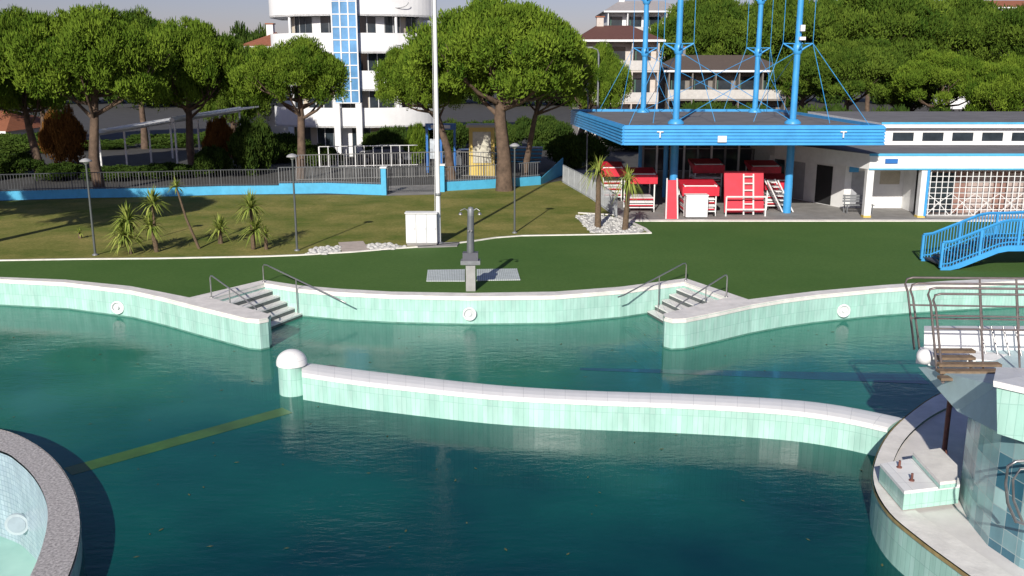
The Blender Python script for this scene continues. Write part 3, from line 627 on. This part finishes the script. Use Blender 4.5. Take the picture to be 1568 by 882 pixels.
mb=MB(); a=P(1109,330); b=P(1169,330); mb.hexa([(a.x,a.y,.15),(b.x,a.y,.15),(b.x,a.y+.15,.15),(a.x,a.y+.15,.15),(a.x,a.y+.5,2.2),(b.x,a.y+.5,2.2),(b.x,a.y+.65,2.2),(a.x,a.y+.65,2.2)],red)
for x in((a.x+b.x)/2-.05,(a.x+b.x)/2+.45): mb.beam((x,a.y-.15,.05),(x,a.y+.3,2.1),.06,white)
for i in range(6):
    f=i/6+.1; mb.beam(((a.x+b.x)/2-.05,a.y-.15+.45*f,.05+2.05*f),((a.x+b.x)/2+.45,a.y-.15+.45*f,.05+2.05*f),.05,white)
for x in(a.x,b.x): mb.beam((x,a.y-.3,0),(x,a.y-.3,1.0),.06,white)
mb.beam((a.x,a.y-.3,1.0),(b.x,a.y-.3,1.0),.06,white); mb.beam((a.x,a.y-.3,.35),(b.x,a.y-.3,.35),.06,white)
mb.make('red_lifeguard_stand')
mb=MB(); a=P(1050,335);b=P(1083,335); mb.bb(a.x,b.x,a.y,a.y+.6,.08,1.15,white); mb.bb(a.x-.03,b.x+.03,a.y-.03,a.y+.63,1.15,1.2,whiteb); mb.bb(a.x+.03,(a.x+b.x)/2-.01,a.y-.02,a.y-.001,.15,1.1,whiteb); mb.bb((a.x+b.x)/2+.01,b.x-.03,a.y-.02,a.y-.001,.15,1.1,whiteb)
for x in(a.x+.1,b.x-.1): mb.tube([(x,a.y+.3,0),(x,a.y+.3,.09)],.05,rubber,8)
mb.make('storage_cabinet')
mb=MB(); a=P(1172,326)
for dx in(0,.55):
    mb.beam((a.x+dx,a.y,1.7),(a.x+.9+dx,a.y,.05),.06,white); mb.beam((a.x+dx,a.y+.6,1.7),(a.x+.9+dx,a.y+.6,.05),.06,white)
for i in range(7):
    f=i/7+.07; mb.box((a.x+.55+.9*f-.25,a.y+.3,1.7-1.65*f),(.3,.62,.04),white)
mb.make('white_step_ladder')
mb=MB(); a=P(1018,333); mb.hexa([(a.x,a.y-.5,0),(a.x+.55,a.y-.5,0),(a.x+.55,a.y+.1,0),(a.x,a.y+.1,0),(a.x+.05,a.y-.1,1.9),(a.x+.5,a.y-.1,1.9),(a.x+.5,a.y,1.9),(a.x+.05,a.y,1.9)],red)
mb.beam((a.x-.02,a.y-.5,0),(a.x+.03,a.y-.1,2.0),.05,white); mb.beam((a.x+.57,a.y-.5,0),(a.x+.53,a.y-.1,2.0),.05,white); mb.make('red_rescue_board')
# ---------------- right service building ----------------
sb=MB(); yF=P(1330,334).y; X=lambda px,py=300,D=None: W(px,py,D or yF).x
xL=X(1327); xg=X(1424); xR=40
rooff=[(xL,yF),(xR,yF),(xR,66),(15.0,66),(15.0,54.5)]
sb.prism(rooff,2.98,3.2,roofg,white); sb.prism([(xL+.02,yF+.02),(xR,yF+.02),(xR,65),(15.02,65),(15.02,54.5)],2.45,2.978,white,white)
sb.prism([(xL-.03,yF-.04),(xR,yF-.04),(xR,yF-.002),(xL-.03,yF-.002)],3.12,3.24,turq); sb.bb(xL,xR,yF-.03,yF-.001,2.43,2.50,turq)
sb.box((X(1365,245)+.0,yF-.03,2.86),(.62,.04,.22),dblue)
for px,c in((1331,white),(1414,white)):
    x=X(px); sb.bb(x-.17,x+.17,yF+.05,yF+.39,0,2.44,c); sb.bb(x-.19,x+.19,yF+.03,yF+.41,0,.12,yellow if c==white else dblue)
x=X(1419); sb.bb(x-.06,x+.06,yF+.0,yF+.2,0.1,2.44,blue)
yb_=yF+3.4; sb.bb(X(1292,D=yb_),xg+.3,yb_,yb_+.2,0,2.44,white)
sb.bb(X(1385,D=yb_),X(1408,D=yb_),yb_-.05,yb_-.002,0.05,2.1,glass); sb.bb(X(1345,D=yb_),X(1375,D=yb_),yb_-.03,yb_-.002,1.3,2.0,M('notice_board',(0.5,0.45,0.35),.6))
sb.bb(X(1302,D=yb_),X(1322,D=yb_),yb_-.04,yb_-.002,0.02,2.0,M('grey_door',(.35,.36,.38),.5)); sb.box((X(1304,D=yb_),yb_-.06,2.2),(.5,.03,.5),blue)
lw=[(X(1292,D=yb_),yb_),(15.3,56.5),(15.3,65),(X(1292,D=yb_)+.3,65)]
sb.prism(lw,0,2.44,white)
a=Vector((lw[0][0],lw[0][1],0)); b=Vector((15.3,56.5,0)); nn=Vector(((b-a).y,-(b-a).x,0)).normalized(); nn=nn if nn.x<0 else -nn
for f0,f1,mt in((.15,.35,dark),(.5,.68,M('grey_door',(.35,.36,.38),.5)),(.78,.92,glass)):
    p,q=a.lerp(b,f0)+nn*.02,a.lerp(b,f1)+nn*.02; sb.add([(p.x,p.y,.05),(q.x,q.y,.05),(q.x,q.y,2.15),(p.x,p.y,2.15)],[(0,1,2,3)],mt)
sb.bb(xg,xg+.15,yF+.4,yb_,0,2.44,white)
sb.bb(xg,xR,yF+1.6,yF+1.8,0,2.44,M('pinkish_wall',(.30,.17,.14),.8,.2,2))
for i in range(9):
    x=xg+.6+i*2; sb.bb(x,x+1.3,yF+1.55,yF+1.598,.05,2.1,M('cubicle_door',(.42,.33,.30),.6) if i%3 else glass)
n=int((xR-xg)/.3)
for i in range(n):
    x=xg+.05+i*.3; sb.bb(x-.018,x+.018,yF+.2,yF+.236,0.05,2.43,white)
for j in range(9): sb.bb(xg,xR,yF+.238,yF+.26,.1+j*.28,.13+j*.28,white)
for i in range(int((xR-xg)/1.2)):
    x=xg+i*1.2; 
    for s_ in(0,1):
        sb.tube([(x+ (1.2 if s_ else 0),yF+.28,1.2),(x+.6,yF+.28,.75),(x+(0 if s_ else 1.2),yF+.28,.1)],.02,white,4)
sb.bb(xg,xR,yF+.18,yF+.30,0,.1,conc)
yc=53.0; xc=X(1345,D=yc)
sb.bb(xc,xR,yc,65,3.2,4.15,white); sb.prism([(xc-.3,yc-.35),(xR,yc-.35),(xR,66),(xc-.3,66)],4.15,4.42,roofg,white); sb.bb(xc-.32,xR,yc-.39,yc-.352,4.36,4.46,turq)
for i in range(11):
    x=xc+.5+i*1.65; sb.bb(x,x+1.15,yc-.03,yc-.001,3.42,3.88,glass)
sb.make('service_building')
mb=MB(); a=P(1294,328); 
for i in range(4): mb.bb(a.x,a.x+1.5,a.y+.12*i,a.y+.12*i+.09,.44,.47,galv)
for i in range(3): mb.bb(a.x,a.x+1.5,a.y+.5,a.y+.53,.56+.14*i,.66+.14*i,galv)
for x in(a.x+.1,a.x+1.4):
    mb.beam((x,a.y+.05,0),(x,a.y+.05,.45),.05,galv); mb.beam((x,a.y+.48,0),(x,a.y+.55,.95),.05,galv)
mb.make('metal_bench')
# ---------------- white curved apartment building ----------------
ab=MB(); D=80; xa=W(398,60,D).x; xb=W(664,60,D).x; R=(xb-xa)/2; cx=(xa+xb)/2; cy=D+R*0.55
def arc(r,z0,z1,mat,a0=math.pi,a1=2*math.pi,n=40,sq=.62):
    pts=[(cx+r*math.cos(a0+(a1-a0)*i/n),cy+r*sq*math.sin(a0+(a1-a0)*i/n)) for i in range(n+1)]; ab.ribbon(pts,z0,z1,mat); return pts
fl_=[-0.6,2.45,5.45,8.45,11.4,14.4,17.4]
for i,z in enumerate(fl_):
    ri=R-1.6; n=22
    for k_ in range(n):
        a0=math.pi+math.pi*k_/n; a1=math.pi+math.pi*(k_+1)/n
        arc(ri,z,z+3.05,[glass,glass,glass,whiteb,glass,glass,cream][(k_+i)%7],a0,a1,2)
        arc(ri+.04,z,z+3.0,whiteb if k_%3 else galv,a0,a0+.012,1)
    if i>0:
        po=arc(R,z,z+1.62,whiteb); arc(R-.15,z,z+1.62,whiteb)
        ab.prism(po+[(cx+R,cy+4),(cx-R,cy+4)],z-.001,z+.15,whiteb)
        p_o=[(cx+R*math.cos(math.pi+math.pi*k_/40),cy+R*.62*math.sin(math.pi+math.pi*k_/40)) for k_ in range(41)]; p_i=[(cx+(R-.15)*math.cos(math.pi+math.pi*k_/40),cy+(R-.15)*.62*math.sin(math.pi+math.pi*k_/40)) for k_ in range(41)]
        ab.prism(p_o+p_i[::-1],None,z+1.625,white)
        for aa in(0.25,.70):
            an=math.pi*(1+aa); ab.tube([(cx+(R-.3)*math.cos(an),cy+(R-.3)*.62*math.sin(an),z),(cx+(R-.3)*math.cos(an),cy+(R-.3)*.62*math.sin(an),z+3)],.12,whiteb,8)
        if i>1:
            an=math.pi*1.70; c_=Vector((cx+R*math.cos(an),cy+R*.62*math.sin(an)-.03,z+1.1)); ab.tube([c_+Vector((.9*math.cos(t_),0-.02,-.45*abs(math.sin(t_)))) for t_ in [math.pi*j/10 for j in range(11)]],.03,galv,5,False)
ab.bb(cx-R+1.5,cx+R-1.5,cy,cy+8,0,20,whiteb)
gx0=W(509,60,D-1).x; gx1=W(547,60,D-1).x; gy=cy-R*.62-.5
bg=M('blue_curtain_glass',(0.14,0.34,0.60),.15,.3,.5)
ab.bb(gx0,gx1,gy,gy+4,4.5,20,bg); 
for k_ in range(4): x=gx0+(gx1-gx0)*k_/3; ab.bb(x-.05,x+.05,gy-.06,gy-.002,4.5,20,white)
for k_ in range(16): z=4.5+k_*1.0; ab.bb(gx0,gx1,gy-.05,gy-.003,z-.04,z+.04,white)
for x in(gx0+.1,gx1-.1): ab.bb(x-.25,x+.25,gy,gy+.5,0,4.5,whiteb)
ab.make('white_apartment_building')
# ---------------- other buildings ----------------
def block(name,px0,px1,yt,yb,D,dep,floors,wallm,roofm=terra,nb=4,balc=True,z0=None):
    a=W(px0,yt,D); b=W(px1,yb,D); mb=MB(); x0_,x1_=a.x,b.x; zt=a.z; w=(x1_-x0_)/nb
    mb.bb(x0_,x1_,D,D+dep,0,zt,wallm)
    fh=3.0; z=zt-fh; n=0
    while z>0 and n<floors:
        for i in range(nb):
            x=x0_+w*(i+.22); mb.bb(x,x+w*.56,D-.03,D-.001,z+.5+(0 if balc else .4),z+2.4,glass); mb.bb(x-.15,x-.01,D-.06,D-.001,z+.5,z+2.4,M('shutter_green',(.05,.12,.09),.6)); 
        if balc:
            mb.bb(x0_-.1,x1_+.1,D-1.4,D-.002,z,z+.18,wallm); mb.bb(x0_-.1,x1_+.1,D-1.45,D-1.38,z+.18,z+1.1,M('balcony_panel',(.55,.53,.5),.6))
            for i in range(nb+1): x=x0_+w*i; mb.bb(x-.06,x+.06,D-1.4,D-.003,z+.18,z+3,wallm)
        z-=fh; n+=1
    m_=(D+D+dep)/2; o=.6; vs=[(x0_-o,D-1.6,zt),(x1_+o,D-1.6,zt),(x1_+o,D+dep+o,zt),(x0_-o,D+dep+o,zt),(x0_+2,m_,zt+1.6),(x1_-2,m_,zt+1.6)]
    mb.add(vs,[(0,1,5,4),(1,2,5),(2,3,4,5),(3,0,4),(3,2,1,0)],roofm)
    mb.bb(x0_-o,x1_+o,D-1.65,D-1.602,zt-.15,zt+.05,whiteb)
    mb.bb(x0_+w*.8,x0_+w*.8+.7,m_-.4,m_+.4,zt+.6,zt+2.4,wallm); mb.bb(x0_+w*.8-.1,x0_+w*.8+.8,m_-.5,m_+.5,zt+2.4,zt+2.5,terra)
    mb.make(name)
block('apartment_building',888,1002,62,180,95,10,4,M('tan_wall',(.58,.52,.47),.8),roofm=M('brown_roof',(.14,.06,.045),.8),nb=3)
block('apartment_building',930,1045,18,100,125,10,3,whiteb,roofm=M('pale_roof',(.4,.37,.36),.8),nb=4)
block('apartment_building',1022,1195,108,170,100,10,3,M('grey_beige_wall',(.22,.20,.18),.8),roofm=M('dull_tile_roof',(.12,.09,.075),.8),nb=5)
block('terracotta_house',376,440,72,170,98,10,2,whiteb,nb=3)
block('distant_apartment_building',1470,1640,12,60,170,12,3,whiteb,nb=6)
block('distant_apartment_building',-80,20,200,260,88,10,2,whiteb,nb=4)
# ---------------- background items ----------------
pg=MB(); 
for (ax,ay,bx_,by_) in((148,203,262,184),(264,183,368,167)):
    a=W(ax,ay,68);b=W(bx_,by_,79); n=14
    for i in range(n):
        q=a.lerp(b,i/n); q2=a.lerp(b,(i+.85)/n); pg.hexa([(q.x,q.y,q.z),(q2.x,q2.y,q2.z),(q2.x+1.0,q2.y+2.2,q2.z+.06),(q.x+1.0,q.y+2.2,q.z+.06),(q.x,q.y,q.z+.12),(q2.x,q2.y,q2.z+.12),(q2.x+1,q2.y+2.2,q2.z+.18),(q.x+1,q.y+2.2,q.z+.18)],white)
    pg.beam(a+Vector((0,-.05,-.02)),b+Vector((0,-.05,-.02)),.32,white)
    for f in(0.02,.33,.66,.98): q=a.lerp(b,f); pg.tube([(q.x,q.y,0),(q.x,q.y,q.z-.08)],.07,white,8)
pg.make('pergola')
def car(px,py,mat,L=4.2,rz=0):
    b=P(px,py); mb=MB(); prof=[(-2.1,.35),(-2.1,.8),(-1.9,.92),(-1.1,.98),(-.5,1.42),(.9,1.45),(1.6,1.0),(2.05,.9),(2.1,.35)]
    s_=L/4.2; cr,sr=math.cos(rz),math.sin(rz)
    T=lambda x,y,z:(b.x+x*s_*cr-y*sr,b.y+x*s_*sr+y*cr,z)
    n=len(prof); vs=[T(x,-.82 if z<1.1 else -.66,z) for x,z in prof]+[T(x,.82 if z<1.1 else .66,z) for x,z in prof]
    mb.add(vs,[tuple(range(n))[::-1],tuple(range(n,2*n))]+[(i,(i+1)%n,n+(i+1)%n,n+i) for i in range(n)],mat)
    for y in(-.78,.78):
        sg=-1 if y<0 else 1
        mb.add([T(-.95,sg*.80,1.0),T(1.4,sg*.80,1.02),T(.85,sg*.70,1.38),T(-.45,sg*.70,1.36)],[(0,1,2,3)],glass)
        for x in(-1.3,1.3): mb.tube([T(x,y-.1*sg,.32),T(x,y+.08*sg,.32)],.32,rubber,14); mb.tube([T(x,y+.08*sg,.32),T(x,y+.1*sg,.32)],.18,galv,10)
    mb.make('parked_car')
for px,py,mt,rz in((715,258,carg,.2),(590,250,carg,0)): car(px,py,mt,rz=rz)
mb=MB(); a=W(718,195,66);b=W(757,195,66); mb.bb(a.x,b.x,66,68,0,a.z,yellow); mb.bb(a.x+.25,b.x-.25,65.96,65.999,.9,a.z-.3,M('poster',(.55,.52,.42),.5,.3,2)); mb.bb(a.x-.2,b.x+.2,65.8,68.2,a.z,a.z+.15,cream); mb.make('yellow_kiosk')
mb=MB(); a=W(651,189,68);b=W(698,189,68); mb.bb(a.x,b.x,68,68.2,a.z-.45,a.z,dblue)
for x in(a.x+.1,b.x-.1,(a.x+b.x)/2): mb.bb(x-.08,x+.08,68.0+.02,68.18,0,a.z-.45,dblue)
mb.bb(a.x+.4,b.x-.4,67.96,67.999,a.z-.35,a.z-.12,white); mb.bb(a.x+.3,(a.x+b.x)/2-.2,68.02,68.1,1.0,2.4,M('poster2',(.45,.5,.55),.5,.4,2)); mb.make('entrance_sign')
mb=MB(); q=W(915,165,72); tz=W(915,76,72).z; mb.tube([(q.x,72,0),(q.x,72,tz-.3),(q.x-.1,72,tz),(q.x-.5,72,tz+.15)],[.1,.07,.05,.04],galv,8); mb.box((q.x-.7,72,tz+.16),(.5,.2,.1),galv); mb.make('street_lamp')
mb=MB(); q=W(900,165,66); tz=W(900,125,66).z; mb.tube([(q.x,66,0),(q.x,66,tz)],.05,galv,8); mb.box((q.x,66,tz-.1),(.5,.15,.35),white); mb.tube([(q.x-.1,65.9,tz-.5),(q.x-.1,65.6,tz-.55)],.1,white,10); mb.make('floodlight_pole')
mb=MB(); a=P(765,262)
for i in range(9): mb.box((a.x+1.2+i*.02,a.y+1,.5+i*.14),(3.6,1.0,.07),turq if i%2 else galv)
for x in(a.x-.4,a.x+2.8): mb.box((x,a.y+1,.25),(.1,1.0,.5),galv)
mb.make('stacked_panels')
# ---------------- trees ----------------
pine(20,20,180,75,66,52,270,0); pine(140,8,156,108,57,140,300,1,tr=.3); pine(285,28,168,98,68,290,256,2)
pine(455,60,162,86,64,455,275,3); pine(765,-2,152,135,58,772,290,0,tr=.42); pine(645,62,168,66,64,690,278,1,tr=.26); pine(850,35,160,66,62,800,280,2,tr=.2)
pine(915,70,172,52,74,880,260,3); pine(-90,0,160,100,60,-90,300,2)
for a in((215,20,145,80,88,3),(355,60,190,60,90,0),(60,15,170,90,92,2),(1085,-8,110,92,112,0),(1200,-15,110,95,116,1),(1335,-25,110,110,118,2),(1460,-5,110,100,120,3),(1575,5,110,110,115,0),(1690,0,120,110,105,1),
 (1300,58,150,82,88,1),(1440,78,160,80,84,2),(1545,88,185,78,78,3),(1660,70,170,90,80,0),(1395,100,170,50,92,3),(1230,80,150,50,98,0),(960,78,160,40,104,0)):
    pine(a[0],a[1],a[2],a[3],a[4],None,None,a[5])
pine(1165,85,165,45,110,v=2,mat=pined)
for sx,sy,v in((-23.6,35.6,1),(-29,38,2),(-35,35.5,0)):
    e_=pine(0,20,150,100,50,v=v); e_.location=(sx-W(0,85,50).x,sy-50,0)
for a in((-60,120,205,84),(80,200,215,88),(180,330,205,90),(300,420,195,92),(380,470,205,76),(455,520,222,72),(560,660,195,79),(640,720,185,86),(700,800,185,90),(780,870,178,88),(840,930,205,72),(300,350,225,66),(350,420,185,68),(930,1020,200,86),
  (1180,1330,165,82),(1300,1420,168,80),(1400,1500,165,82),(1480,1600,160,80),(1590,1700,160,80),(1000,1200,158,92),(-20,60,235,66),(60,130,250,64),(130,230,254,64),(210,300,250,65)):
    bush(*a,dy=2.0)
bush(60,125,168,74,mat=orangel,name='autumn_tree'); bush(310,355,182,72,mat=orangel,name='autumn_tree'); bush(620,655,190,75,mat=pinel,name='shrub')
for i in range(24):
    x=-150+i*80; bush(x,x+110,random.uniform(45,80) if x<380 or x>850 else 100,190+random.uniform(-15,25),name='distant_tree_line' ,dy=8)
# ---------------- sky, sun, camera ----------------
az=Vector((0.245,0.97,0)).normalized(); el=math.radians(27)
sd=Vector((az.x*math.cos(el),az.y*math.cos(el),-math.sin(el)))
su=bpy.data.lights.new('sun','SUN'); su.energy=5.0; su.angle=math.radians(.5); su.color=(1,.95,.86)
so=bpy.data.objects.new('sun',su); bpy.context.scene.collection.objects.link(so); so.rotation_euler=sd.to_track_quat('-Z','Y').to_euler(); so.location=(-10,-20,30)
w=bpy.data.worlds.new('World'); bpy.context.scene.world=w; w.use_nodes=True; nt=w.node_tree
sk=nt.nodes.new('ShaderNodeTexSky'); sk.sky_type='NISHITA'; sk.sun_disc=False; sk.sun_elevation=el; sk.sun_rotation=math.atan2(-az.x,-az.y); sk.dust_density=0.6; sk.air_density=1.0; sk.ozone_density=3.0
tn=nt.nodes.new('ShaderNodeMixRGB'); tn.blend_type='MULTIPLY'; tn.inputs[0].default_value=1; tn.inputs[2].default_value=(0.88,0.74,0.90,1)
nt.links.new(sk.outputs[0],tn.inputs[1])
bgn=nt.nodes['Background']; bgn.inputs['Strength'].default_value=.085
nt.links.new(tn.outputs[0],bgn.inputs['Color'])
cam=bpy.data.cameras.new('camera'); co=bpy.data.objects.new('camera',cam); bpy.context.scene.collection.objects.link(co)
co.location=(0,0,H); co.rotation_euler=(math.radians(90)-TH,0,0); cam.sensor_width=36; cam.lens=36*F/1568; cam.clip_end=3000; cam.clip_start=.1
sc=bpy.context.scene; sc.camera=co; sc.view_settings.view_transform='Standard'; sc.view_settings.look='None'; sc.view_settings.exposure=0
